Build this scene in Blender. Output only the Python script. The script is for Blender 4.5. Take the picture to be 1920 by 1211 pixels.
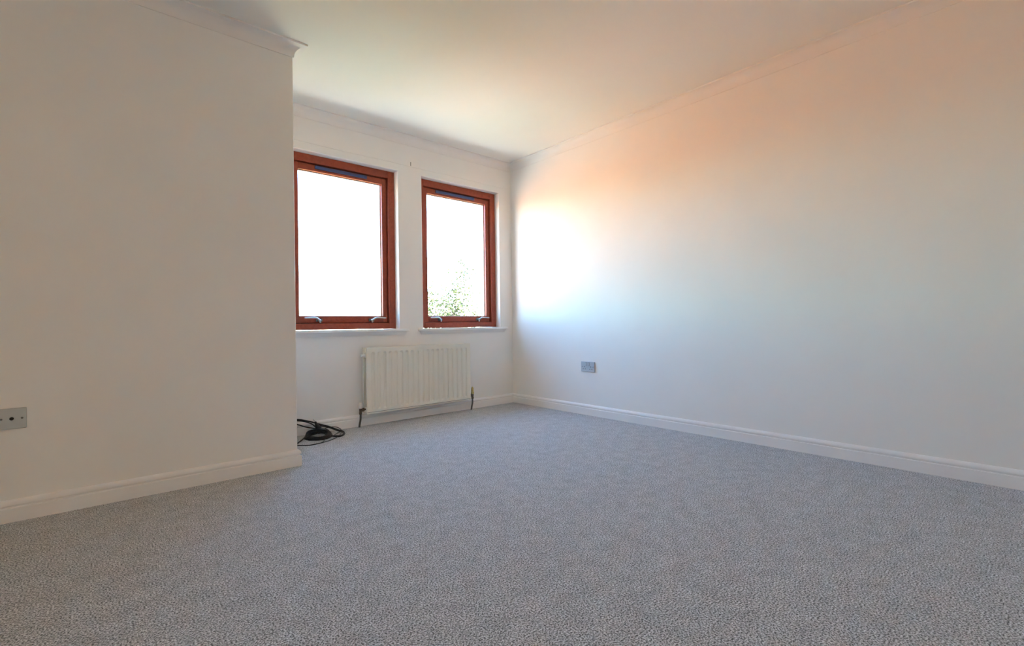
import bpy, bmesh, math, random
from mathutils import Vector, Matrix

for o in list(bpy.data.objects):
    bpy.data.objects.remove(o, do_unlink=True)
scene = bpy.context.scene
COL = scene.collection
random.seed(7)

# ------------------------------------------------------------------ camera
FPX = 893.73
YAW, PITCH, ROLL = 0.7191, 0.0023, -0.0134
CAM = Vector((-3.192, -3.641, 0.790))
fwd = Vector((math.sin(YAW) * math.cos(PITCH), math.cos(YAW) * math.cos(PITCH), math.sin(PITCH)))
rgt = Vector((math.cos(YAW), -math.sin(YAW), 0))
upv = rgt.cross(fwd)
r2 = rgt * math.cos(ROLL) + upv * math.sin(ROLL)
u2 = -rgt * math.sin(ROLL) + upv * math.cos(ROLL)
cd = bpy.data.cameras.new('camera')
cd.sensor_fit = 'HORIZONTAL'
cd.sensor_width = 36.0
cd.lens = 36.0 * FPX / 1920.0
cd.clip_start = 0.02
cd.clip_end = 600
cam = bpy.data.objects.new('camera', cd)
M = Matrix((r2, u2, -fwd)).transposed().to_4x4()
M.translation = CAM
cam.matrix_world = M
COL.objects.link(cam)
scene.camera = cam

# ------------------------------------------------------------------ sky, sun, exposure
SKY_STRENGTH = 1.0
SUN_STRENGTH = 22.0
EXPOSURE = 2.23
LAMP = 11.0           # glow of the added opal ceiling light, warm fill
world = bpy.data.worlds.new('world')
scene.world = world
world.use_nodes = True
wn = world.node_tree
wn.nodes.clear()
sky = wn.nodes.new('ShaderNodeTexSky')
sky.sky_type = 'NISHITA'
sky.sun_disc = False
sky.sun_elevation = math.radians(58)
sky.sun_rotation = math.radians(200)
sky.altitude = 50
sky.air_density = 1.0
sky.dust_density = 0.3
sky.ozone_density = 2.0
bg = wn.nodes.new('ShaderNodeBackground')
bg.inputs['Strength'].default_value = SKY_STRENGTH
wo = wn.nodes.new('ShaderNodeOutputWorld')
tint = wn.nodes.new('ShaderNodeMix'); tint.data_type = 'RGBA'; tint.blend_type = 'MULTIPLY'
tint.inputs['Factor'].default_value = 1.0
tint.inputs['B'].default_value = (0.72, 0.955, 1.04, 1)      # clear deep-blue sky, the same in every direction
wn.links.new(sky.outputs[0], tint.inputs['A'])
wn.links.new(tint.outputs['Result'], bg.inputs[0])
wn.links.new(bg.outputs[0], wo.inputs[0])

sd = bpy.data.lights.new('sun', 'SUN')
sd.energy = SUN_STRENGTH
sd.angle = math.radians(0.53)
sd.color = (1.0, 0.94, 0.84)
sun = bpy.data.objects.new('sun', sd)
to_sun = Vector((0.30, -1.0, 1.8)).normalized()
sun.rotation_euler = to_sun.to_track_quat('Z', 'Y').to_euler()
sun.location = to_sun * 40
COL.objects.link(sun)

vs = scene.view_settings
vs.view_transform = 'Standard'
vs.look = 'None'
vs.gamma = 1.0
vs.use_curve_mapping = False
vs.exposure = EXPOSURE
cy = scene.cycles
cy.max_bounces = 10
cy.diffuse_bounces = 8
cy.use_adaptive_sampling = True
cy.adaptive_threshold = 0.02
cy.glossy_bounces = 4
cy.transmission_bounces = 6
cy.transparent_max_bounces = 12
cy.sample_clamp_indirect = 0.0
cy.caustics_reflective = False
cy.caustics_refractive = False
cy.use_denoising = True

# ------------------------------------------------------------------ helpers
def tag(o, label=None, cat=None, group=None, kind=None):
    if label: o['label'] = label
    if cat: o['category'] = cat
    if group: o['group'] = group
    if kind: o['kind'] = kind
    return o

def empty(name, loc=(0, 0, 0), parent=None):
    o = bpy.data.objects.new(name, None)
    o.empty_display_size = 0.05
    COL.objects.link(o)
    o.location = loc
    if parent is not None:
        o.parent = parent
        o.matrix_parent_inverse = Matrix.Identity(4)
    return o

def wpos(o):
    v = Vector((0, 0, 0))
    while o is not None:
        v += Vector(o.location)
        o = o.parent
    return v

def obj(name, bm, mat, parent=None, origin=None, smooth=False):
    """links bm (given in world coordinates) as one mesh object, its origin moved to `origin`"""
    bmesh.ops.recalc_face_normals(bm, faces=bm.faces[:])
    if origin is None:
        if bm.verts:
            lo = Vector((min(v.co.x for v in bm.verts), min(v.co.y for v in bm.verts), min(v.co.z for v in bm.verts)))
            hi = Vector((max(v.co.x for v in bm.verts), max(v.co.y for v in bm.verts), max(v.co.z for v in bm.verts)))
            origin = (lo + hi) / 2
        else:
            origin = Vector()
    origin = Vector(origin)
    bmesh.ops.translate(bm, verts=bm.verts[:], vec=-origin)
    me = bpy.data.meshes.new(name)
    bm.to_mesh(me)
    bm.free()
    if smooth:
        for p in me.polygons:
            p.use_smooth = True
    me.materials.append(mat)
    o = bpy.data.objects.new(name, me)
    COL.objects.link(o)
    if parent is not None:
        o.parent = parent
        o.location = origin - wpos(parent)
    else:
        o.location = origin
    return o

def auto_smooth(o, deg=35):
    me = o.data
    for p in me.polygons:
        p.use_smooth = True
    bm = bmesh.new(); bm.from_mesh(me)
    lim = math.radians(deg)
    for e in bm.edges:
        if len(e.link_faces) == 2 and e.calc_face_angle(0) > lim:
            e.smooth = False
    bm.to_mesh(me); bm.free()
    return o

def box(bm, x0, x1, y0, y1, z0, z1, bevel=0.0, seg=2):
    m = Matrix.Translation(((x0 + x1) / 2, (y0 + y1) / 2, (z0 + z1) / 2)) @ Matrix.Diagonal((abs(x1 - x0), abs(y1 - y0), abs(z1 - z0), 1))
    g = bmesh.ops.create_cube(bm, size=1, matrix=m)
    if bevel > 0:
        es = list({e for v in g['verts'] for e in v.link_edges})
        bmesh.ops.bevel(bm, geom=es, offset=bevel, segments=seg, profile=0.5, affect='EDGES')

def new():
    return bmesh.new()

def cyl(bm, p0, p1, r0, r1=None, n=16):
    r1 = r0 if r1 is None else r1
    p0, p1 = Vector(p0), Vector(p1)
    d = p1 - p0
    q = d.to_track_quat('Z', 'Y').to_matrix().to_4x4()
    q.translation = (p0 + p1) / 2
    bmesh.ops.create_cone(bm, cap_ends=True, segments=n, radius1=r0, radius2=r1, depth=d.length, matrix=q)

def lathe(bm, p0, axis, prof, n=20):
    """prof: list of (distance along axis, radius)"""
    axis = Vector(axis).normalized()
    q = axis.to_track_quat('Z', 'Y').to_matrix()
    rings = []
    for t, r in prof:
        ring = []
        for k in range(n):
            a = 2 * math.pi * k / n
            ring.append(bm.verts.new(Vector(p0) + q @ Vector((r * math.cos(a), r * math.sin(a), t))))
        rings.append(ring)
    for a, b in zip(rings, rings[1:]):
        for k in range(n):
            bm.faces.new((a[k], a[(k + 1) % n], b[(k + 1) % n], b[k]))
    bm.faces.new(rings[0][::-1]); bm.faces.new(rings[-1])

def catmull(pts, sub=8):
    P = [Vector(p) for p in pts]
    P = [P[0] * 2 - P[1]] + P + [P[-1] * 2 - P[-2]]
    out = []
    for i in range(1, len(P) - 2):
        a, b, c, d = P[i - 1:i + 3]
        for k in range(sub):
            t = k / sub
            out.append(0.5 * (2 * b + (c - a) * t + (2 * a - 5 * b + 4 * c - d) * t * t + (3 * b - a - 3 * c + d) * t ** 3))
    out.append(P[-2])
    return out

def tube(bm, pts, r, n=8):
    pts = [Vector(p) for p in pts]
    up = Vector((0, 0, 1)); rings = []
    for i, p in enumerate(pts):
        d = (pts[min(i + 1, len(pts) - 1)] - pts[max(i - 1, 0)]).normalized()
        s = d.cross(up)
        if s.length < 1e-4: s = Vector((1, 0, 0))
        s.normalize(); u = s.cross(d).normalized()
        rr = r[i] if isinstance(r, (list, tuple)) else r
        rings.append([bm.verts.new(p + (s * math.cos(2 * math.pi * k / n) + u * math.sin(2 * math.pi * k / n)) * rr) for k in range(n)])
    for a, b in zip(rings, rings[1:]):
        for k in range(n):
            bm.faces.new((a[k], a[(k + 1) % n], b[(k + 1) % n], b[k]))
    bm.faces.new(rings[0][::-1]); bm.faces.new(rings[-1])

def sweep(bm, path, prof, prev=None, nxt=None):
    """prof (d, z) swept along wall corners `path`; d is measured to the right of travel; prev/nxt: corners beyond
    the ends, so that the end is mitred"""
    P = [Vector(p) for p in path]
    n = len(P)
    def nrm(a, b):
        d = (b - a).normalized(); return Vector((d.y, -d.x))
    rows = []
    for i, p in enumerate(P):
        a = P[i - 1] if i > 0 else (Vector(prev) if prev else None)
        b = P[i + 1] if i < n - 1 else (Vector(nxt) if nxt else None)
        if a is None: m = nrm(p, b)
        elif b is None: m = nrm(a, p)
        else:
            n1, n2 = nrm(a, p), nrm(p, b)
            m = (n1 + n2) / (1 + n1.dot(n2))
        rows.append([bm.verts.new((p.x + m.x * d, p.y + m.y * d, z)) for d, z in prof])
    k = len(prof)
    for a, b in zip(rows, rows[1:]):
        for j in range(k):
            bm.faces.new((a[j], a[(j + 1) % k], b[(j + 1) % k], b[j]))
    bm.faces.new(rows[0][::-1]); bm.faces.new(rows[-1])

# ------------------------------------------------------------------ materials
def mat(name, color, rough=0.6, spec=0.5, metal=0.0, build=None):
    m = bpy.data.materials.new(name); m.use_nodes = True
    b = m.node_tree.nodes['Principled BSDF']
    b.inputs['Base Color'].default_value = (*color, 1)
    b.inputs['Roughness'].default_value = rough
    b.inputs['Specular IOR Level'].default_value = spec
    b.inputs['Metallic'].default_value = metal
    if build: build(m.node_tree, b)
    return m

def speckle(c0, c1, scale, bump=0.0, bscale=None, detail=4, dist=0.001, lo=0.3, hi=0.7):
    def f(nt, b):
        L = nt.links
        tc = nt.nodes.new('ShaderNodeTexCoord')
        geo = nt.nodes.new('ShaderNodeNewGeometry')
        n = nt.nodes.new('ShaderNodeTexNoise'); n.inputs['Scale'].default_value = scale; n.inputs['Detail'].default_value = detail
        L.new(geo.outputs['Position'], n.inputs['Vector'])
        r = nt.nodes.new('ShaderNodeValToRGB')
        r.color_ramp.elements[0].position = lo; r.color_ramp.elements[0].color = (*c0, 1)
        r.color_ramp.elements[1].position = hi; r.color_ramp.elements[1].color = (*c1, 1)
        L.new(n.outputs['Fac'], r.inputs['Fac'])
        L.new(r.outputs['Color'], b.inputs['Base Color'])
        if bump:
            n2 = nt.nodes.new('ShaderNodeTexNoise'); n2.inputs['Scale'].default_value = bscale or scale; n2.inputs['Detail'].default_value = 3
            L.new(geo.outputs['Position'], n2.inputs['Vector'])
            bp = nt.nodes.new('ShaderNodeBump'); bp.inputs['Strength'].default_value = bump; bp.inputs['Distance'].default_value = dist
            L.new(n2.outputs['Fac'], bp.inputs['Height'])
            L.new(bp.outputs['Normal'], b.inputs['Normal'])
    return f

WALLC = (0.83, 0.80, 0.76)
m_wall = mat('wall_paint', WALLC, 0.55, 0.3, build=speckle((0.85, 0.825, 0.785), (0.875, 0.85, 0.81), 2.5, detail=2))
m_ceil = mat('ceiling_paint', (0.85, 0.84, 0.81), 0.8, 0.2, build=speckle((0.845, 0.83, 0.775), (0.865, 0.85, 0.795), 2.0, detail=2))
m_gloss = mat('white_gloss_paint', (0.86, 0.83, 0.80), 0.28, 0.5, build=speckle((0.85, 0.83, 0.81), (0.87, 0.85, 0.83), 6, detail=1))
m_cove = mat('coving_paint', (0.85, 0.83, 0.81), 0.7, 0.2, build=speckle((0.84, 0.81, 0.77), (0.86, 0.83, 0.79), 3, detail=1))

def carpet_nodes(nt, b):
    L = nt.links
    geo = nt.nodes.new('ShaderNodeNewGeometry')
    def noise(s, d, rough=0.5):
        n = nt.nodes.new('ShaderNodeTexNoise'); n.inputs['Scale'].default_value = s
        n.inputs['Detail'].default_value = d; n.inputs['Roughness'].default_value = rough
        L.new(geo.outputs['Position'], n.inputs['Vector']); return n
    # short twisted tufts: light and dark yarn ends a few millimetres across, with faint tracked patches
    n1 = noise(210, 2, 0.6)
    r1 = nt.nodes.new('ShaderNodeValToRGB')
    e = r1.color_ramp.elements
    e[0].position = 0.37; e[0].color = (0.10, 0.102, 0.105, 1)
    e[1].position = 0.63; e[1].color = (0.87, 0.885, 0.90, 1)
    L.new(n1.outputs['Fac'], r1.inputs['Fac'])
    n2 = noise(16, 5, 0.65)
    mx = nt.nodes.new('ShaderNodeMix'); mx.data_type = 'RGBA'; mx.blend_type = 'MULTIPLY'
    mx.inputs['Factor'].default_value = 1.0
    r2_ = nt.nodes.new('ShaderNodeValToRGB')
    r2_.color_ramp.elements[0].position = 0.35; r2_.color_ramp.elements[0].color = (0.80, 0.80, 0.80, 1)
    r2_.color_ramp.elements[1].position = 0.65; r2_.color_ramp.elements[1].color = (1, 1, 1, 1)
    L.new(n2.outputs['Fac'], r2_.inputs['Fac'])
    L.new(r1.outputs['Color'], mx.inputs['A']); L.new(r2_.outputs['Color'], mx.inputs['B'])
    L.new(mx.outputs['Result'], b.inputs['Base Color'])
    n3 = noise(320, 2, 0.5)
    bp = nt.nodes.new('ShaderNodeBump'); bp.inputs['Strength'].default_value = 0.5; bp.inputs['Distance'].default_value = 0.004
    L.new(n3.outputs['Fac'], bp.inputs['Height'])
    L.new(bp.outputs['Normal'], b.inputs['Normal'])
    b.inputs['Sheen Weight'].default_value = 0.15
m_carpet = mat('grey_carpet', (0.3, 0.3, 0.3), 1.0, 0.0, build=carpet_nodes)

def wood_nodes(nt, b):
    L = nt.links
    geo = nt.nodes.new('ShaderNodeNewGeometry')
    mp = nt.nodes.new('ShaderNodeMapping'); mp.inputs['Scale'].default_value = (9, 9, 9)
    L.new(geo.outputs['Position'], mp.inputs['Vector'])
    n = nt.nodes.new('ShaderNodeTexNoise'); n.inputs['Scale'].default_value = 3; n.inputs['Detail'].default_value = 6; n.inputs['Distortion'].default_value = 1.5
    L.new(mp.outputs['Vector'], n.inputs['Vector'])
    r = nt.nodes.new('ShaderNodeValToRGB')
    r.color_ramp.elements[0].position = 0.3; r.color_ramp.elements[0].color = (0.27, 0.050, 0.026, 1)
    r.color_ramp.elements[1].position = 0.75; r.color_ramp.elements[1].color = (0.38, 0.080, 0.040, 1)
    L.new(n.outputs['Fac'], r.inputs['Fac']); L.new(r.outputs['Color'], b.inputs['Base Color'])
m_wood = mat('red_stained_wood', (0.3, 0.06, 0.03), 0.42, 0.4, build=wood_nodes)
m_bead = mat('pale_spacer_bead', (0.55, 0.45, 0.38), 0.5)
m_seal = mat('dark_rubber_seal', (0.02, 0.018, 0.02), 0.6)
m_vent = mat('blue_vent_plastic', (0.05, 0.075, 0.20), 0.45)
m_chrome = mat('satin_chrome', (0.62, 0.64, 0.63), 0.3, 0.5, 1.0)
m_plate = mat('dark_worn_metal', (0.16, 0.17, 0.165), 0.38, 0.5, 0.8)
m_rad = mat('cream_radiator_enamel', (0.80, 0.76, 0.66), 0.35, 0.4, build=speckle((0.79, 0.75, 0.65), (0.81, 0.77, 0.67), 8))
m_capw = mat('white_valve_plastic', (0.82, 0.80, 0.76), 0.4)
m_brass = mat('dull_brass', (0.50, 0.38, 0.12), 0.4, 0.5, 0.6, build=speckle((0.42, 0.30, 0.09), (0.72, 0.62, 0.30), 90))
m_pipe = mat('grey_copper_pipe', (0.13, 0.125, 0.12), 0.45, 0.5, 0.5)
m_nut = mat('tarnished_valve_metal', (0.15, 0.12, 0.09), 0.45, 0.5, 0.7, build=speckle((0.08, 0.065, 0.05), (0.22, 0.17, 0.11), 120))
m_sock = mat('white_socket_plastic', (0.50, 0.53, 0.56), 0.35, 0.5)
m_sockgrey = mat('grey_socket_plastic', (0.53, 0.54, 0.52), 0.4, 0.5)
m_dark = mat('dark_hole', (0.012, 0.012, 0.012), 0.7)
m_screw = mat('screw_metal', (0.18, 0.17, 0.16), 0.45, 0.5, 0.8)
m_cable = mat('black_cable_rubber', (0.009, 0.009, 0.010), 0.45, 0.4)
m_brick_out = mat('cream_render', (0.62, 0.56, 0.46), 0.9, build=speckle((0.58, 0.52, 0.42), (0.66, 0.60, 0.5), 12, 0.3, 60))
m_roof = mat('roof_felt', (0.1, 0.1, 0.1), 0.9)

def glass_mat():
    m = bpy.data.materials.new('window_glass'); m.use_nodes = True
    nt = m.node_tree; nt.nodes.clear()
    o = nt.nodes.new('ShaderNodeOutputMaterial')
    t = nt.nodes.new('ShaderNodeBsdfTransparent'); t.inputs[0].default_value = (0.95, 0.96, 0.95, 1)
    g = nt.nodes.new('ShaderNodeBsdfGlossy'); g.inputs['Roughness'].default_value = 0.02
    # Schlick reflectance of one clear glass face, the same from both sides
    geo = nt.nodes.new('ShaderNodeNewGeometry')
    dt = nt.nodes.new('ShaderNodeVectorMath'); dt.operation = 'DOT_PRODUCT'
    nt.links.new(geo.outputs['Incoming'], dt.inputs[0]); nt.links.new(geo.outputs['Normal'], dt.inputs[1])
    def mth(op, a, b=None):
        n = nt.nodes.new('ShaderNodeMath'); n.operation = op
        for i, v in enumerate((a, b)):
            if v is None: continue
            if isinstance(v, (int, float)): n.inputs[i].default_value = v
            else: nt.links.new(v, n.inputs[i])
        return n.outputs[0]
    k = mth('POWER', mth('SUBTRACT', 1.0, mth('MINIMUM', mth('ABSOLUTE', dt.outputs['Value']), 1.0)), 5.0)
    fr = nt.nodes.new('ShaderNodeMath'); fr.operation = 'MULTIPLY_ADD'
    nt.links.new(k, fr.inputs[0]); fr.inputs[1].default_value = 0.96; fr.inputs[2].default_value = 0.04
    mx = nt.nodes.new('ShaderNodeMixShader')
    nt.links.new(fr.outputs[0], mx.inputs[0]); nt.links.new(t.outputs[0], mx.inputs[1]); nt.links.new(g.outputs[0], mx.inputs[2])
    nt.links.new(mx.outputs[0], o.inputs[0])
    return m
m_glass = glass_mat()

def leaf_mat():
    m = bpy.data.materials.new('green_leaf'); m.use_nodes = True
    nt = m.node_tree; nt.nodes.clear()
    o = nt.nodes.new('ShaderNodeOutputMaterial')
    geo = nt.nodes.new('ShaderNodeNewGeometry')
    r = nt.nodes.new('ShaderNodeValToRGB')
    r.color_ramp.elements[0].color = (0.022, 0.034, 0.012, 1)
    r.color_ramp.elements[1].color = (0.14, 0.15, 0.075, 1)
    em = r.color_ramp.elements.new(0.55); em.color = (0.060, 0.075, 0.030, 1)
    nt.links.new(geo.outputs['Random Per Island'], r.inputs['Fac'])
    d = nt.nodes.new('ShaderNodeBsdfDiffuse'); t = nt.nodes.new('ShaderNodeBsdfTranslucent')
    nt.links.new(r.outputs[0], d.inputs[0]); nt.links.new(r.outputs[0], t.inputs[0])
    mx = nt.nodes.new('ShaderNodeMixShader'); mx.inputs[0].default_value = 0.4
    nt.links.new(d.outputs[0], mx.inputs[1]); nt.links.new(t.outputs[0], mx.inputs[2]); nt.links.new(mx.outputs[0], o.inputs[0])
    return m
m_leaf = leaf_mat()
m_bark = mat('brown_bark', (0.18, 0.12, 0.08), 0.9, build=speckle((0.12, 0.08, 0.05), (0.25, 0.18, 0.12), 14, 0.5, 20, dist=0.01))
m_lawn = mat('lawn_grass', (0.2, 0.26, 0.06), 0.95, 0.1, build=speckle((0.085, 0.085, 0.012), (0.135, 0.125, 0.022), 3.0, 0.5, 30, dist=0.02))
m_red = mat('red_brick_paving', (0.5, 0.2, 0.1), 0.9, 0.1, build=speckle((0.50, 0.165, 0.040), (0.65, 0.225, 0.06), 5.0, 0.3, 20, dist=0.01))
m_soil = mat('dark_soil', (0.05, 0.04, 0.03), 0.95, 0.1, build=speckle((0.035, 0.028, 0.02), (0.07, 0.055, 0.04), 9.0, 0.6, 14, dist=0.03))
m_stone = mat('dark_sill_stone', (0.16, 0.15, 0.14), 0.8, build=speckle((0.13, 0.12, 0.11), (0.19, 0.18, 0.17), 30))
m_slab = mat('pale_path_slabs', (0.55, 0.5, 0.42), 0.9, 0.1, build=speckle((0.46, 0.435, 0.36), (0.54, 0.51, 0.43), 4.0, 0.3, 20, dist=0.01))

# ------------------------------------------------------------------ room shell
ZC = 2.40
XL, YR = -6.2, -5.2          # far left and rear limits of the room
BX, BY = -2.3264, -0.778     # outer corner of the projecting wall
A, B, C, D, E, F = (XL, BY), (BX, BY), (BX, 0.0), (0.0, 0.0), (0.0, YR), (XL, YR)
WT = 0.30
OPEN = [(-2.143, -1.261), (-1.033, -0.157)]
OZ0, OZ1 = 0.755, 2.095

bm = new(); box(bm, XL - 0.3, 0.3, YR - 0.3, WT, -0.20, 0.0)
tag(obj('floor', bm, m_carpet), 'grey speckled twist-pile carpet covering the floor', kind='structure')
bm = new(); box(bm, XL - 0.3, 0.3, YR - 0.3, WT, ZC, ZC + 0.2)
tag(obj('ceiling', bm, m_ceil), 'plain white painted ceiling', kind='structure')

# window wall with two real openings
xs = [BX - 0.0] + [v for o_ in OPEN for v in o_] + [0.0]
zs = [0.0, OZ0, OZ1, ZC]
bm = new()
grid = {}
for i, x in enumerate(xs):
    for k, z in enumerate(zs):
        grid[i, k] = bm.verts.new((x, 0, z))
for i in range(len(xs) - 1):
    for k in range(3):
        if k == 1 and i in (1, 3): continue
        bm.faces.new((grid[i, k], grid[i + 1, k], grid[i + 1, k + 1], grid[i, k + 1]))
g = bmesh.ops.extrude_face_region(bm, geom=bm.faces[:])
bmesh.ops.translate(bm, verts=[v for v in g['geom'] if isinstance(v, bmesh.types.BMVert)], vec=(0, WT, 0))
es = []
for e in bm.edges:
    a, b_ = e.verts[0].co, e.verts[1].co
    if abs(a.y) < 1e-6 and abs(b_.y) < 1e-6 and len(e.link_faces) == 2 and e.calc_face_angle(0) > 1.0:
        mid = (a + b_) / 2
        if any(o_[0] - 1e-4 <= mid.x <= o_[1] + 1e-4 for o_ in OPEN) and OZ0 - 1e-4 <= mid.z <= OZ1 + 1e-4:
            es.append(e)
bmesh.ops.bevel(bm, geom=es, offset=0.005, segments=3, profile=0.5, affect='EDGES')
wall_back = tag(obj('wall_back', bm, m_wall, origin=(0, 0, 0)), 'off-white window wall with two window openings', kind='structure')
# fine plaster ridge left over the windows, and a short nick above it
bm = new()
N = 40
for i in range(N):
    x0 = BX + (-0.03 - BX) * i / N; x1 = BX + (-0.03 - BX) * (i + 1) / N
    box(bm, x0, x1, -0.0050, 0.001, 2.1530 + 0.002 * math.sin(i * .5), 2.1580 + 0.002 * math.sin(i * .5))
obj('plaster_ridge', bm, m_wall, wall_back)
bm = new(); box(bm, -1.1412, -1.1358, -0.007, 0.001, 2.161, 2.192, 0.001)  # the nick, built as a thin raised bar
tag(obj('wall_nick', bm, mat('dull_nick', (0.46, 0.43, 0.39), 0.6), wall_back), 'short dull nick in the wall above the pier between the windows')

bm = new(); box(bm, 0, 0.3, YR - 0.3, WT, 0, ZC)
tag(obj('wall_right', bm, m_wall), 'long off-white wall on the right', kind='structure')
bm = new(); box(bm, XL - 0.3, BX, BY, WT, 0, ZC, 0.004)
tag(obj('wall_left', bm, m_wall), 'projecting off-white wall in the left foreground', kind='structure')
bm = new(); box(bm, XL - 0.3, 0.0, YR - 0.3, YR, 0, ZC)
tag(obj('wall_rear', bm, m_wall), 'plain wall behind the camera', kind='structure')
bm = new(); box(bm, XL - 0.3, XL, YR, BY, 0, ZC)
tag(obj('wall_side', bm, m_wall), 'wall at the far left end of the room', kind='structure')
bm = new(); box(bm, XL - 0.6, 0.6, YR - 0.6, WT + 0.35, ZC + 0.2, ZC + 0.36)  # unseen slab; its eaves are there to cast the house shadow outside
tag(obj('shade_roof', bm, m_roof), 'unseen flat slab with eaves over the room, added to shade the ground outside', kind='structure')

# skirting boards: flat board, groove, rounded top
SH = 0.090
sk = [(0.0, 0.0), (0.018, 0.0), (0.018, 0.056), (0.0165, 0.0585), (0.0105, 0.0600), (0.0105, 0.0645), (0.0155, 0.0675), (0.0165, 0.0710), (0.0160, 0.0750),
      (0.0150, 0.080), (0.0120, 0.0845), (0.0080, 0.0880), (0.0040, SH), (0.0, SH)]
def skirt(name, path, prev, nxt, label):
    bm = new(); sweep(bm, path, sk, prev, nxt)
    o = auto_smooth(obj(name, bm, m_gloss), 30)
    return tag(o, label, kind='structure')
skirt('baseboard_left', [A, B, C], F, D, 'white gloss skirting board around the projecting left wall')
skirt('baseboard_back', [C, D], B, E, 'white gloss skirting board under the windows')
skirt('baseboard_right', [D, E], C, F, 'white gloss skirting board along the right wall')
skirt('baseboard_rear', [E, F, A], D, B, 'white skirting board behind the camera')

CDROP, CPROJ = 0.069, 0.0635
cv = [(0.0, ZC), (0.0, ZC - CDROP), (0.0045, ZC - CDROP), (0.0060, ZC - CDROP + 0.006)]
for k in range(1, 10):
    a = math.pi / 2 * k / 10
    cv.append((0.006 + 0.049 * (1 - math.cos(a)), ZC - CDROP + 0.006 + 0.0515 * math.sin(a)))
cv += [(0.0555, ZC - 0.0105), (CPROJ, ZC - 0.0095), (CPROJ, ZC)]
def cove(name, path, prev, nxt, label):
    bm = new(); sweep(bm, path, cv, prev, nxt)
    return tag(auto_smooth(obj(name, bm, m_cove), 30), label, kind='structure')
cove('trim_1', [A, B, C], F, D, 'white plaster coving around the projecting left wall')
cove('trim_2', [C, D], B, E, 'white plaster coving above the windows')
cove('trim_3', [D, E], C, F, 'white plaster coving along the right wall')
cove('trim_4', [E, F, A], D, B, 'white plaster coving behind the camera')

# ------------------------------------------------------------------ windows
YF = 0.067        # room face of the outer frame
def ring(bm, x0, x1, z0, z1, wl, wr, wb, wt, y0, y1, bev=0.003):
    box(bm, x0, x0 + wl, y0, y1, z0, z1, bev)
    box(bm, x1 - wr, x1, y0, y1, z0, z1, bev)
    box(bm, x0 + wl, x1 - wr, y0, y1, z0, z0 + wb, bev)
    box(bm, x0 + wl, x1 - wr, y0, y1, z1 - wt, z1, bev)

def window(n, x0, x1, label, hx, hl, vent):
    root = empty('window_%d' % n, ((x0 + x1) / 2, YF, OZ0))
    tag(root, label, kind='structure')
    z0, z1 = 0.765, OZ1
    bm = new(); ring(bm, x0, x1, z0, z1, 0.058, 0.058, 0.050, 0.060, YF, YF + 0.085)
    obj('window_frame', bm, m_wood, root)
    sx0, sx1, sz0, sz1 = x0 + 0.058, x1 - 0.058, z0 + 0.050, z1 - 0.060
    bm = new(); ring(bm, sx0 + .005, sx1 - .005, sz0 + .003, sz1 - .005, 0.042, 0.042, 0.053, 0.049, YF + 0.022, YF + 0.072)
    sash = obj('sash', bm, m_wood, root)
    # dark seal in the gap between frame and sash
    bm = new(); ring(bm, sx0 - .004, sx1 + .004, sz0 - .004, sz1 + .004, 0.010, 0.010, 0.008, 0.010, YF + 0.034, YF + 0.040, 0)
    obj('gasket', bm, m_seal, sash)
    gx0, gx1, gz0, gz1 = sx0 + 0.047, sx1 - 0.047, sz0 + 0.056, sz1 - 0.054
    bm = new(); ring(bm, gx0, gx1, gz0, gz1, 0.006, 0.006, 0.004, 0.006, YF + 0.048, YF + 0.060, 0.001)
    obj('spacer_bead', bm, m_bead, sash)
    bm = new(); box(bm, gx0, gx1, YF + 0.0525, YF + 0.0555, gz0, gz1)
    obj('pane', bm, m_glass, root)
    # trickle vent on the top rail
    bm = new(); box(bm, vent[0], vent[1], YF + 0.010, YF + 0.0225, 1.998, 2.024, 0.003)
    v = obj('trickle_vent', bm, m_vent, root)
    bm = new(); box(bm, vent[1] - 0.03, vent[1] - 0.004, YF + 0.004, YF + 0.0105, 2.002, 2.021, 0.002)
    obj('vent_slider', bm, m_vent, v)
    # two fastener handles on the bottom rail
    for hxx, dirn in zip(hx, (-1, 1)):
        zc = 0.838
        yb = YF + 0.022
        h = empty('handle', (hxx, yb, zc), root)
        h.location = Vector((hxx, yb, zc)) - wpos(root)
        bm = new(); box(bm, hxx - 0.024, hxx + 0.024, yb - 0.008, yb, zc - 0.010, zc + 0.014, 0.003)
        obj('handle_plate', bm, m_plate, h)
        bm = new(); lathe(bm, (hxx, yb - 0.006, zc), (0, -1, 0), [(0, .010), (.014, .010), (.018, .0075), (.020, .004)], 16)
        obj('handle_boss', bm, m_chrome, h, smooth=True)
        bm = new()
        pts = catmull([(hxx, yb - .020, zc), (hxx + dirn * .016, yb - .026, zc + .012), (hxx + dirn * .034, yb - .032, zc + .020),
                       (hxx + dirn * .075, yb - .034, zc + .020), (hxx + dirn * hl, yb - .033, zc + .018)], 6)
        tube(bm, pts, [.0068] * (len(pts) - 3) + [.0066, .006, .004], 10)
        obj('lever', bm, m_chrome, h, smooth=True)
        bm = new(); lathe(bm, (hxx + .004, yb - .006, zc - .012), (0, -1, 0), [(0, .006), (.012, .006), (.0145, .004)], 12)
        obj('lock_button', bm, m_capw, h, smooth=True)
    return root

window(1, *OPEN[0], 'red-brown timber window nearer the projecting wall, white sky behind', (-1.895, -1.472), 0.118, (-1.914, -1.498))
window(2, *OPEN[1], 'red-brown timber window nearer the room corner, pale foliage behind', (-0.805, -0.369), 0.118, (-0.838, -0.402))

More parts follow.
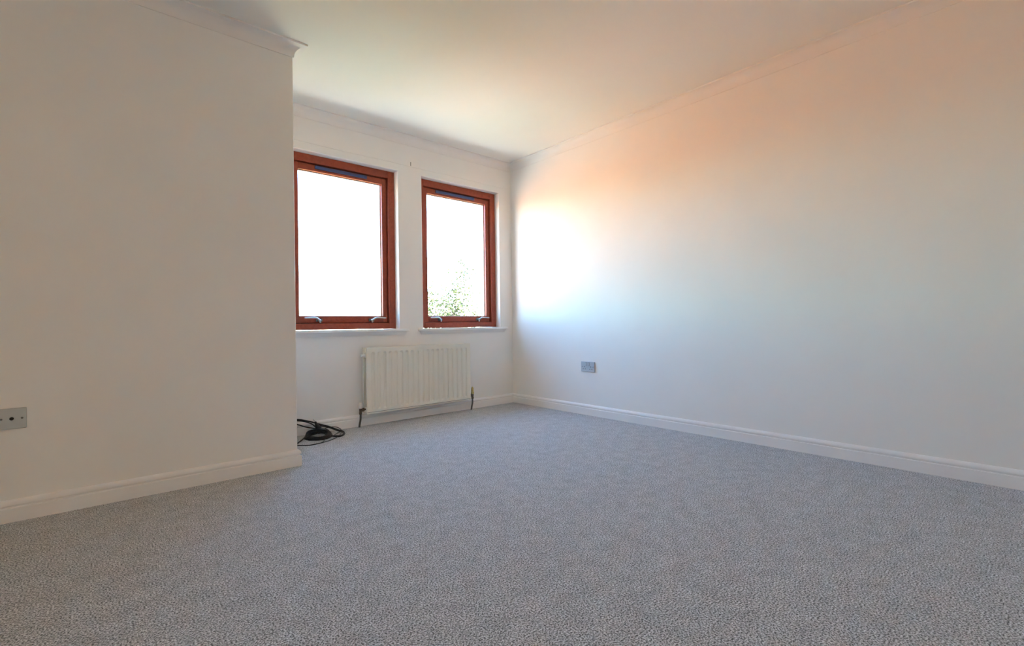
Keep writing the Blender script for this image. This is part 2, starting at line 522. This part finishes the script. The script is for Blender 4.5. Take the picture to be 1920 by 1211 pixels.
def sill(n, x0, x1, label, parent_name):
    w = bpy.data.objects[parent_name]
    bm = new()
    # board with rounded nosing, cut back at the sides of the opening
    o0, o1 = OPEN[n - 1]
    box(bm, x0, x1, -0.036, 0.0, 0.741, 0.763, 0.006, 3)
    box(bm, o0, o1, 0.0, YF + 0.03, 0.741, 0.763)
    s = obj('window_sill', bm, m_gloss, w)
    bm = new()
    pr = [(-0.001, 0.712), (-0.008, 0.712), (-0.011, 0.718), (-0.020, 0.733), (-0.026, 0.741), (-0.001, 0.741)]
    a = [bm.verts.new((x0 + 0.018 + (0.012 if z < .72 else 0), y, z)) for y, z in pr]
    b = [bm.verts.new((x1 - 0.018 - (0.012 if z < .72 else 0), y, z)) for y, z in pr]
    for j in range(len(pr)):
        k = (j + 1) % len(pr); bm.faces.new((a[j], a[k], b[k], b[j]))
    bm.faces.new(a[::-1]); bm.faces.new(b)
    obj('sill_moulding', bm, m_gloss, s)
sill(1, -2.215, -1.188, '', 'window_1')
sill(2, -1.088, -0.086, '', 'window_2')
# outside sills
for n in (1, 2):
    o0, o1 = OPEN[n - 1]
    bm = new(); box(bm, o0 - .03, o1 + .03, YF + 0.087, WT + 0.05, 0.725, 0.757, 0.004)
    obj('outer_sill', bm, m_stone, bpy.data.objects['window_%d' % n])

# ------------------------------------------------------------------ radiator
RX0, RX1, RZ0, RZ1 = -1.602, -0.604, 0.101, 0.620
rad = tag(empty('radiator', (-1.1, -0.06, 0.0)), 'cream fluted panel radiator with two valves under the windows', 'radiator')
def panel(bm, x0, x1, z0, z1, yf, dirn, nfl, edge=0.030, depth=0.009):
    """pressed steel panel: raised flat border, nfl vertical channels pressed in"""
    w = (x1 - x0 - 2 * edge)
    p = w / nfl
    cols = [(x0, 0)]
    for i in range(nfl):
        c = x0 + edge + p * (i + .5)
        cols += [(c - p * .30, 0), (c - p * .16, 1), (c + p * .16, 1), (c + p * .30, 0)]
    cols.append((x1, 0))
    rows = [(z0, 0), (z0 + .030, 0), (z0 + .046, 1), (z1 - .050, 1), (z1 - .034, 0), (z1, 0)]
    V = [[bm.verts.new((x, yf + dirn * depth * a * b, z)) for z, b in rows] for x, a in cols]
    for i in range(len(cols) - 1):
        for k in range(len(rows) - 1):
            bm.faces.new((V[i][k], V[i + 1][k], V[i + 1][k + 1], V[i][k + 1]))
    # folded edges and back
    d = dirn * 0.016
    o = [V[0][0], V[-1][0], V[-1][-1], V[0][-1]]
    bot = [V[i][0] for i in range(len(cols))]; top = [V[i][-1] for i in range(len(cols))]
    lef = V[0]; rig = V[-1]
    B4 = {}
    for v in set(bot + top + lef + rig):
        B4[v] = bm.verts.new((v.co.x, v.co.y + d, v.co.z))
    for line in (bot, top, lef, rig):
        for a, b in zip(line, line[1:]):
            bm.faces.new((a, b, B4[b], B4[a]))
    bm.faces.new([B4[v] for v in bot] + [B4[v] for v in rig[1:]] + [B4[v] for v in top[::-1][1:]] + [B4[v] for v in lef[::-1][1:-1]])
bm = new(); panel(bm, RX0, RX1, RZ0, RZ1, -0.100, 1, 19)
fp = obj('front_panel', bm, m_rad, rad)
bev = fp.modifiers.new('edge', 'BEVEL'); bev.width = 0.0022; bev.segments = 2; bev.limit_method = 'ANGLE'; bev.angle_limit = math.radians(20)
bm = new(); panel(bm, RX0, RX1, RZ0, RZ1, -0.026, -1, 19)
obj('rear_panel', bm, m_rad, rad)
bm = new(); box(bm, RX0 + 0.002, RX1 - 0.002, -0.1015, -0.098, RZ0 + 0.0125, RZ0 + 0.0145)
obj('bottom_seam', bm, m_seal, fp)
# header tubes joining both panels at the corners, blanking plug at the top left
for x, s in ((RX0 + .02, -1), (RX1 - .02, 1)):
    for z in (RZ0 + .035, RZ1 - .062):
        bm = new(); cyl(bm, (x - .016, -0.062, z), (x + .016, -0.062, z), 0.019, n=16)
        box(bm, x - .012, x + .012, -0.090, -0.036, z - .012, z + .012, 0.003)
        obj('header_tee', bm, m_rad, rad)
bm = new(); lathe(bm, (RX0 + .006, -0.062, RZ1 - .062), (-1, 0, 0), [(0, .013), (.018, .013), (.020, .010), (.032, .010), (.034, .008)], 12)
obj('blanking_plug', bm, m_capw, rad)
bm = new(); lathe(bm, (RX1 - .006, -0.062, RZ1 - .062), (1, 0, 0), [(0, .013), (.010, .013), (.012, .008)], 12)
obj('bleed_plug', bm, m_capw, rad)
def valve(x, s, cap_mat, capprof, name, lab):
    z = RZ0 + .035
    v = empty(name, (x, -0.06, 0), rad); v.location = Vector((x, -0.060, 0)) - wpos(rad)
    v['label'] = lab
    edge_x = RX0 if s < 0 else RX1
    bm = new(); cyl(bm, (x, -0.06, z), (edge_x - s * .01, -0.06, z), 0.008, n=14)
    cyl(bm, (x - s * .010, -0.06, z), (x - s * .028, -0.06, z), 0.0145, n=6)
    obj('union_nut', bm, m_nut, v)
    bm = new(); lathe(bm, (x, -0.06, z - .034), (0, 0, 1), [(0, .011), (.014, .012), (.018, .0095), (.030, .0105), (.046, .0115), (.050, .009)], 16)
    obj('valve_body', bm, m_nut, v, smooth=False)
    bm = new(); lathe(bm, (x, -0.06, z + .012), (0, 0, 1), capprof, 18)
    auto_smooth(obj('valve_cap', bm, cap_mat, v), 40)
    bm = new(); pts = catmull([(x, -0.06, z - .03), (x, -0.058, z - .07), (x + (-.004), -0.052, .03), (x - .006, -0.046, -0.002)], 6)
    tube(bm, pts, 0.0076, 12)
    obj('pipe', bm, m_pipe, v, smooth=True)
valve(-1.638, -1, m_capw, [(0, .0135), (.004, .0145), (.036, .0130), (.044, .0115), (.047, .006)], 'lockshield_valve', 'white-capped valve')
valve(-0.556, 1, m_brass, [(0, .0140), (.016, .0150), (.020, .0115), (.030, .0125), (.048, .0110), (.060, .0080), (.066, .004)], 'control_valve', 'brass valve without a handwheel')
# wall brackets
for x in (-1.42, -0.78):
    bm = new(); box(bm, x - .015, x + .015, -0.030, 0.0, 0.16, 0.56, .002)
    obj('bracket', bm, m_rad, rad)

# ------------------------------------------------------------------ double socket on the right wall
yc, zc = -0.985, 0.415
s = tag(empty('double_socket', (0, yc, zc)), 'white double switched wall socket low on the right wall', 'socket')
bm = new(); box(bm, -0.0115, 0.0, yc - .073, yc + .073, zc - .043, zc + .043, .0025, 3)
plate = obj('face_plate', bm, m_sock, s)
for dy in (0.036, -0.036):
    # three pin holes (UK): one upright on top, two flat below
    for (py, pz, w, h) in ((0, 0.000, .0045, .009), (0.011, -.020, .0075, .0045), (-0.011, -.020, .0075, .0045)):
        bm = new(); box(bm, -0.0121, -0.0095, yc + dy + py - w / 2, yc + dy + py + w / 2, zc + pz - h / 2, zc + pz + h / 2)
        obj('pin_hole', bm, m_dark, plate)
for dy in (0.014, -0.014):
    bm = new()
    vv = [(-0.0115, -.0075, .012), (-0.0115, .0075, .012), (-0.0115, .0075, .034), (-0.0115, -.0075, .034)]
    box(bm, -0.0125, -0.0110, yc + dy - .0085, yc + dy + .0085, zc + .009, zc + .037)
    sur = obj('switch_surround', bm, m_screw, s)
    bm = new(); box(bm, -0.0165, -0.0122, yc + dy - .0075, yc + dy + .0075, zc + .010, zc + .036, .002)
    for v in bm.verts:
        if v.co.z > zc + .023 and v.co.x < -0.014: v.co.x += .0025
    obj('rocker_switch', bm, m_sock, s)
for dy in (0.060, -0.060):
    bm = new(); cyl(bm, (-0.0100, yc + dy, zc), (-0.0122, yc + dy, zc), .0036, n=12)
    obj('screw', bm, m_screw, plate)

# ------------------------------------------------------------------ aerial socket on the projecting wall
xc, zc = -3.454, 0.426
s = tag(empty('aerial_socket', (xc, BY, zc)), 'grey single aerial socket plate on the projecting left wall', 'socket')
bm = new(); box(bm, xc - .043, xc + .043, BY - .0095, BY, zc - .043, zc + .043, .0025, 3)
plate = obj('face_plate', bm, m_sockgrey, s)
bm = new(); lathe(bm, (xc, BY - .0090, zc), (0, -1, 0), [(0, .0085), (.0022, .0085), (.0022, .0070)], 20)
obj('coaxial_rim', bm, m_sockgrey, plate)
bm = new(); cyl(bm, (xc, BY - .0085, zc), (xc, BY - .0116, zc), .0068, n=20)
obj('coaxial_hole', bm, m_dark, plate)
for dx in (-.0302, .0302):
    bm = new(); lathe(bm, (xc + dx, BY - .0090, zc), (0, -1, 0), [(0, .0042), (.0012, .0040), (.0018, .0025)], 14)
    obj('screw', bm, m_screw, plate)

# ------------------------------------------------------------------ cables on the floor
cb = tag(empty('coiled_cable', (-2.0, -0.16, 0.0)), 'thick black cable in a coil with a plug on the carpet', 'cable')
R0 = 0.0042
vdir = Vector((1.2, 3.5, 0)).normalized()      # long axis of the coil on the floor
sdir = Vector((vdir.y, -vdir.x, 0))
cc = Vector((-2.000, -0.165, 0.0))
rnd = random.Random(3)
lay = [(0.062, 0.005), (0.070, 0.004), (0.078, 0.005), (0.086, 0.005), (0.093, 0.005), (0.066, 0.012), (0.074, 0.012), (0.082, 0.012), (0.090, 0.013),
       (0.064, 0.019), (0.071, 0.019), (0.079, 0.020), (0.087, 0.020), (0.068, 0.027), (0.076, 0.027), (0.084, 0.027), (0.066, 0.034), (0.074, 0.034), (0.081, 0.034)]
turns = len(lay)
pts = []
for t, (r, z) in enumerate(lay):
    ph = rnd.uniform(-.1, .1); ex = rnd.uniform(.96, 1.04)
    for k in range(20):
        u = k / 20
        r1, z1 = lay[(t + 1) % turns]
        rr = r if t == turns - 1 else r + (r1 - r) * max(0, (u - .6) / .4)
        zz = z if t == turns - 1 else z + (z1 - z) * max(0, (u - .6) / .4)
        a = 2 * math.pi * u + ph * math.sin(2 * math.pi * u)
        back = math.cos(a)                     # +1 at the side by the wall
        p = cc + sdir * (math.sin(a) * rr * ex) + vdir * (back * rr * 1.12)
        p.z = 0.002 + zz * (0.72 + 0.28 * back) + max(0, back) * 0.008 + 0.003 * math.sin(3 * a + t)
        pts.append(p)
for p in pts: p.z = max(p.z, R0 + .0005)
bm = new(); tube(bm, pts, R0, 8)
obj('coil', bm, m_cable, cb, smooth=True)
leads = [
    [(-2.29, -.22, .006), (-2.285, -.10, .05), (-2.20, -.050, .138), (-2.099, -.048, .125), (-2.051, -.048, .111), (-2.003, -.052, .094), (-1.954, -.054, .073), (-1.887, -.056, .046),
     (-1.828, -.072, .016), (-1.803, -.125, .006), (-1.823, -.20, .005), (-1.863, -.252, .005), (-1.90, -.255, .006), (-1.935, -.225, .012)],
    [(-2.28, -.25, .006), (-2.27, -.13, .04), (-2.19, -.060, .125), (-2.10, -.056, .117), (-2.05, -.056, .103), (-2.01, -.058, .083), (-1.985, -.066, .060), (-1.955, -.075, .035)],
    [(-2.30, -.30, .006), (-2.25, -.15, .03), (-2.17, -.075, .110), (-2.10, -.060, .089), (-2.055, -.060, .068), (-1.987, -.068, .046), (-1.95, -.08, .032)],
    [(-2.25, -.36, .005), (-2.195, -.295, .005), (-2.152, -.233, .005), (-2.108, -.175, .008), (-2.075, -.13, .014)],
    [(-1.965, -.055, .07), (-1.93, -.056, .054), (-1.88, -.058, .036), (-1.835, -.075, .012), (-1.812, -.13, .005), (-1.835, -.205, .005), (-1.872, -.240, .005), (-1.92, -.225, .010)],
]
for i, L_ in enumerate(leads):
    bm = new(); tube(bm, catmull(L_, 8), 0.0050 if i == 0 else 0.0044, 8)
    obj('lead', bm, m_cable, cb, smooth=True)
# moulded plug leaning up out of the coil
p0, p1, p2 = Vector((-1.963, -.070, .040)), Vector((-1.984, -.060, .096)), Vector((-1.9975, -.058, .116))
ax = (p1 - p0)
bm = new(); lathe(bm, p0, ax, [(0, .022), (.010, .021), (.026, .015), (.044, .0095), (ax.length, .0072)], 12)
pl = obj('plug', bm, m_cable, cb, smooth=True)
bm = new(); lathe(bm, p1, p2 - p1, [(0, .0042), (.014, .0042), (.015, .0030), ((p2 - p1).length, .0024)], 10)
obj('plug_tip', bm, m_chrome, pl, smooth=True)

tc_ = tag(empty('thin_cable', (-2.0, -0.33, 0.0)), 'thin black cable lying in a wide loop around the coil', 'cable')
P = [(-2.27, -.22, .003), (-2.215, -.275, .003), (-2.178, -.318, .003), (-2.124, -.362, .003), (-2.061, -.355, .003), (-1.995, -.335, .003), (-1.91, -.270, .003),
     (-1.85, -.19, .003), (-1.812, -.115, .004), (-1.797, -.062, .012), (-1.815, -.040, .026), (-1.85, -.036, .034), (-1.90, -.038, .032), (-1.945, -.050, .024), (-1.975, -.075, .036)]
bm = new(); tube(bm, catmull(P, 8), [0.0036 if i < 36 else 0.0026 for i in range(8 * (len(P) - 1) + 1)], 7)
obj('wide_loop', bm, m_cable, tc_, smooth=True)
P = [(-2.05, -.356, .004), (-2.02, -.325, .004), (-1.995, -.285, .008), (-1.97, -.27, .016)]
bm = new(); tube(bm, catmull(P, 8), .0026, 7)
obj('cable_tail', bm, m_cable, tc_, smooth=True)
P = [(-1.90, -.215, .012), (-1.875, -.17, .006), (-1.84, -.13, .005), (-1.815, -.115, .006)]
bm = new(); tube(bm, catmull(P, 8), .0026, 7)
obj('cable_tail', bm, m_cable, tc_, smooth=True)

# ------------------------------------------------------------------ unseen ceiling light, added behind the camera for warm fill
LX, LY = -4.5, -4.2
lamp = tag(empty('added_ceiling_light', (LX, LY, ZC)), 'unseen round opal ceiling light added behind the camera for warm fill', 'ceiling light')
bm = new(); lathe(bm, (LX, LY, ZC), (0, 0, -1), [(0, .175), (.020, .178), (.028, .172)], 40)
obj('lamp_base', bm, m_gloss, lamp, smooth=False)
bm = new(); lathe(bm, (LX, LY, ZC - .026), (0, 0, -1), [(0, .165)] + [(.105 * math.sin(a), .165 * math.cos(a)) for a in (.2, .4, .6, .8, 1.0, 1.2, 1.4, 1.52)], 40)
m_opal = mat('lit_opal_glass', (0.9, 0.9, 0.9), 0.4)
pb = m_opal.node_tree.nodes['Principled BSDF']
pb.inputs['Emission Color'].default_value = (1.0, 0.73, 0.48, 1)
pb.inputs['Emission Strength'].default_value = LAMP
obj('diffuser', bm, m_opal, lamp, smooth=True)

# ------------------------------------------------------------------ outside
GZ = -2.75
def ground(name, rects, m, label, z=GZ):
    bm = new()
    for x0, x1, y0, y1 in rects:
        bm.faces.new([bm.verts.new(c) for c in ((x0, y0, z), (x1, y0, z), (x1, y1, z), (x0, y1, z))])
    tag(obj(name, bm, m), label, kind='structure')
ground('bounce_path', [(-40, 14, -60, -6.0), (-40, -6.8, -6.0, 3.0), (0.6, 14, -6.0, 0.3), (-40, 14, 3.0, 4.5), (-40, -3.4, 4.5, 6.5)], m_slab, 'unseen pale slab path by the house, laid out for the light it bounces indoors')  # unseen; laid out to bounce pale light onto ceiling and upper wall
ground('added_dark_bed', [(-6.8, 14, 0.3, 3.0)], m_soil, 'unseen dark soil bed by the house, added to keep bounced light low')  # unseen; added so less light bounces up to the ceiling by the windows
ground('lawn', [(-3.4, 14, 4.5, 12.0)], m_lawn, 'lawn outside the windows')
ground('bounce_brick_yard', [(-40, -3.4, 6.5, 12.0), (-40, 14, 12.0, 60.0), (-120, -40, -60.0, 60.0), (14, 120, -60, 60), (-120, 120, 60, 300)], m_red, 'unseen red brick ground beyond the lawn, placed for its orange bounce light')  # unseen; placed and coloured to bounce orange onto the right wall
bm = new(); box(bm, XL - 0.3, 0.3, YR - 0.3, WT, GZ, -0.2)
tag(obj('wall_outer', bm, m_brick_out), 'rendered storey below the room', kind='structure')

tree = tag(empty('garden_tree', (4.7, 8.2, GZ)), 'pale sunlit leafy tree outside the window nearer the room corner', 'tree')
bm = new()
tp = catmull([(4.7, 8.2, GZ), (4.75, 8.25, GZ + .9), (4.65, 8.2, GZ + 1.9), (4.72, 8.2, GZ + 3.2), (4.70, 8.25, GZ + 4.4)], 5)
tube(bm, tp, [0.11 - 0.085 * i / (len(tp) - 1) for i in range(len(tp))], 10)
obj('trunk', bm, m_bark, tree, smooth=True)
rnd = random.Random(11)
ccn = Vector((4.6, 8.2, 1.25))
tips = []
for k in range(22):
    a = rnd.uniform(0, 2 * math.pi); el = rnd.uniform(-.6, 1.2); rr = rnd.uniform(.6, 1.7)
    q = ccn + Vector((math.cos(a) * math.cos(el) * rr, math.sin(a) * math.cos(el) * rr, math.sin(el) * rr * 1.0))
    st = Vector((4.7, 8.2, rnd.uniform(-.8, 1.2)))
    mid = (st + q) / 2 + Vector((0, 0, -.1))
    bm = new(); pp = catmull([st, mid, q], 5)
    tube(bm, pp, [0.026 - 0.022 * i / (len(pp) - 1) for i in range(len(pp))], 5)
    obj('branch', bm, m_bark, tree, smooth=True)
    tips += pp[3:]
bm = new()
for k in range(5000):
    c = rnd.choice(tips) + Vector((rnd.gauss(0, .2), rnd.gauss(0, .2), rnd.gauss(0, .16)))
    L_ = rnd.uniform(.035, .06); W_ = L_ * .5
    R_ = Matrix.Rotation(rnd.uniform(0, 6.28), 3, 'Z') @ Matrix.Rotation(rnd.uniform(-1.2, 1.2), 3, 'X') @ Matrix.Rotation(rnd.uniform(-1, 1), 3, 'Y')
    vs_ = [bm.verts.new(c + R_ @ Vector(v)) for v in ((-L_, 0, 0), (0, -W_, .006), (L_, 0, -.006), (0, W_, .006))]
    bm.faces.new(vs_)
tag(obj('foliage', bm, m_leaf, tree), kind='stuff')
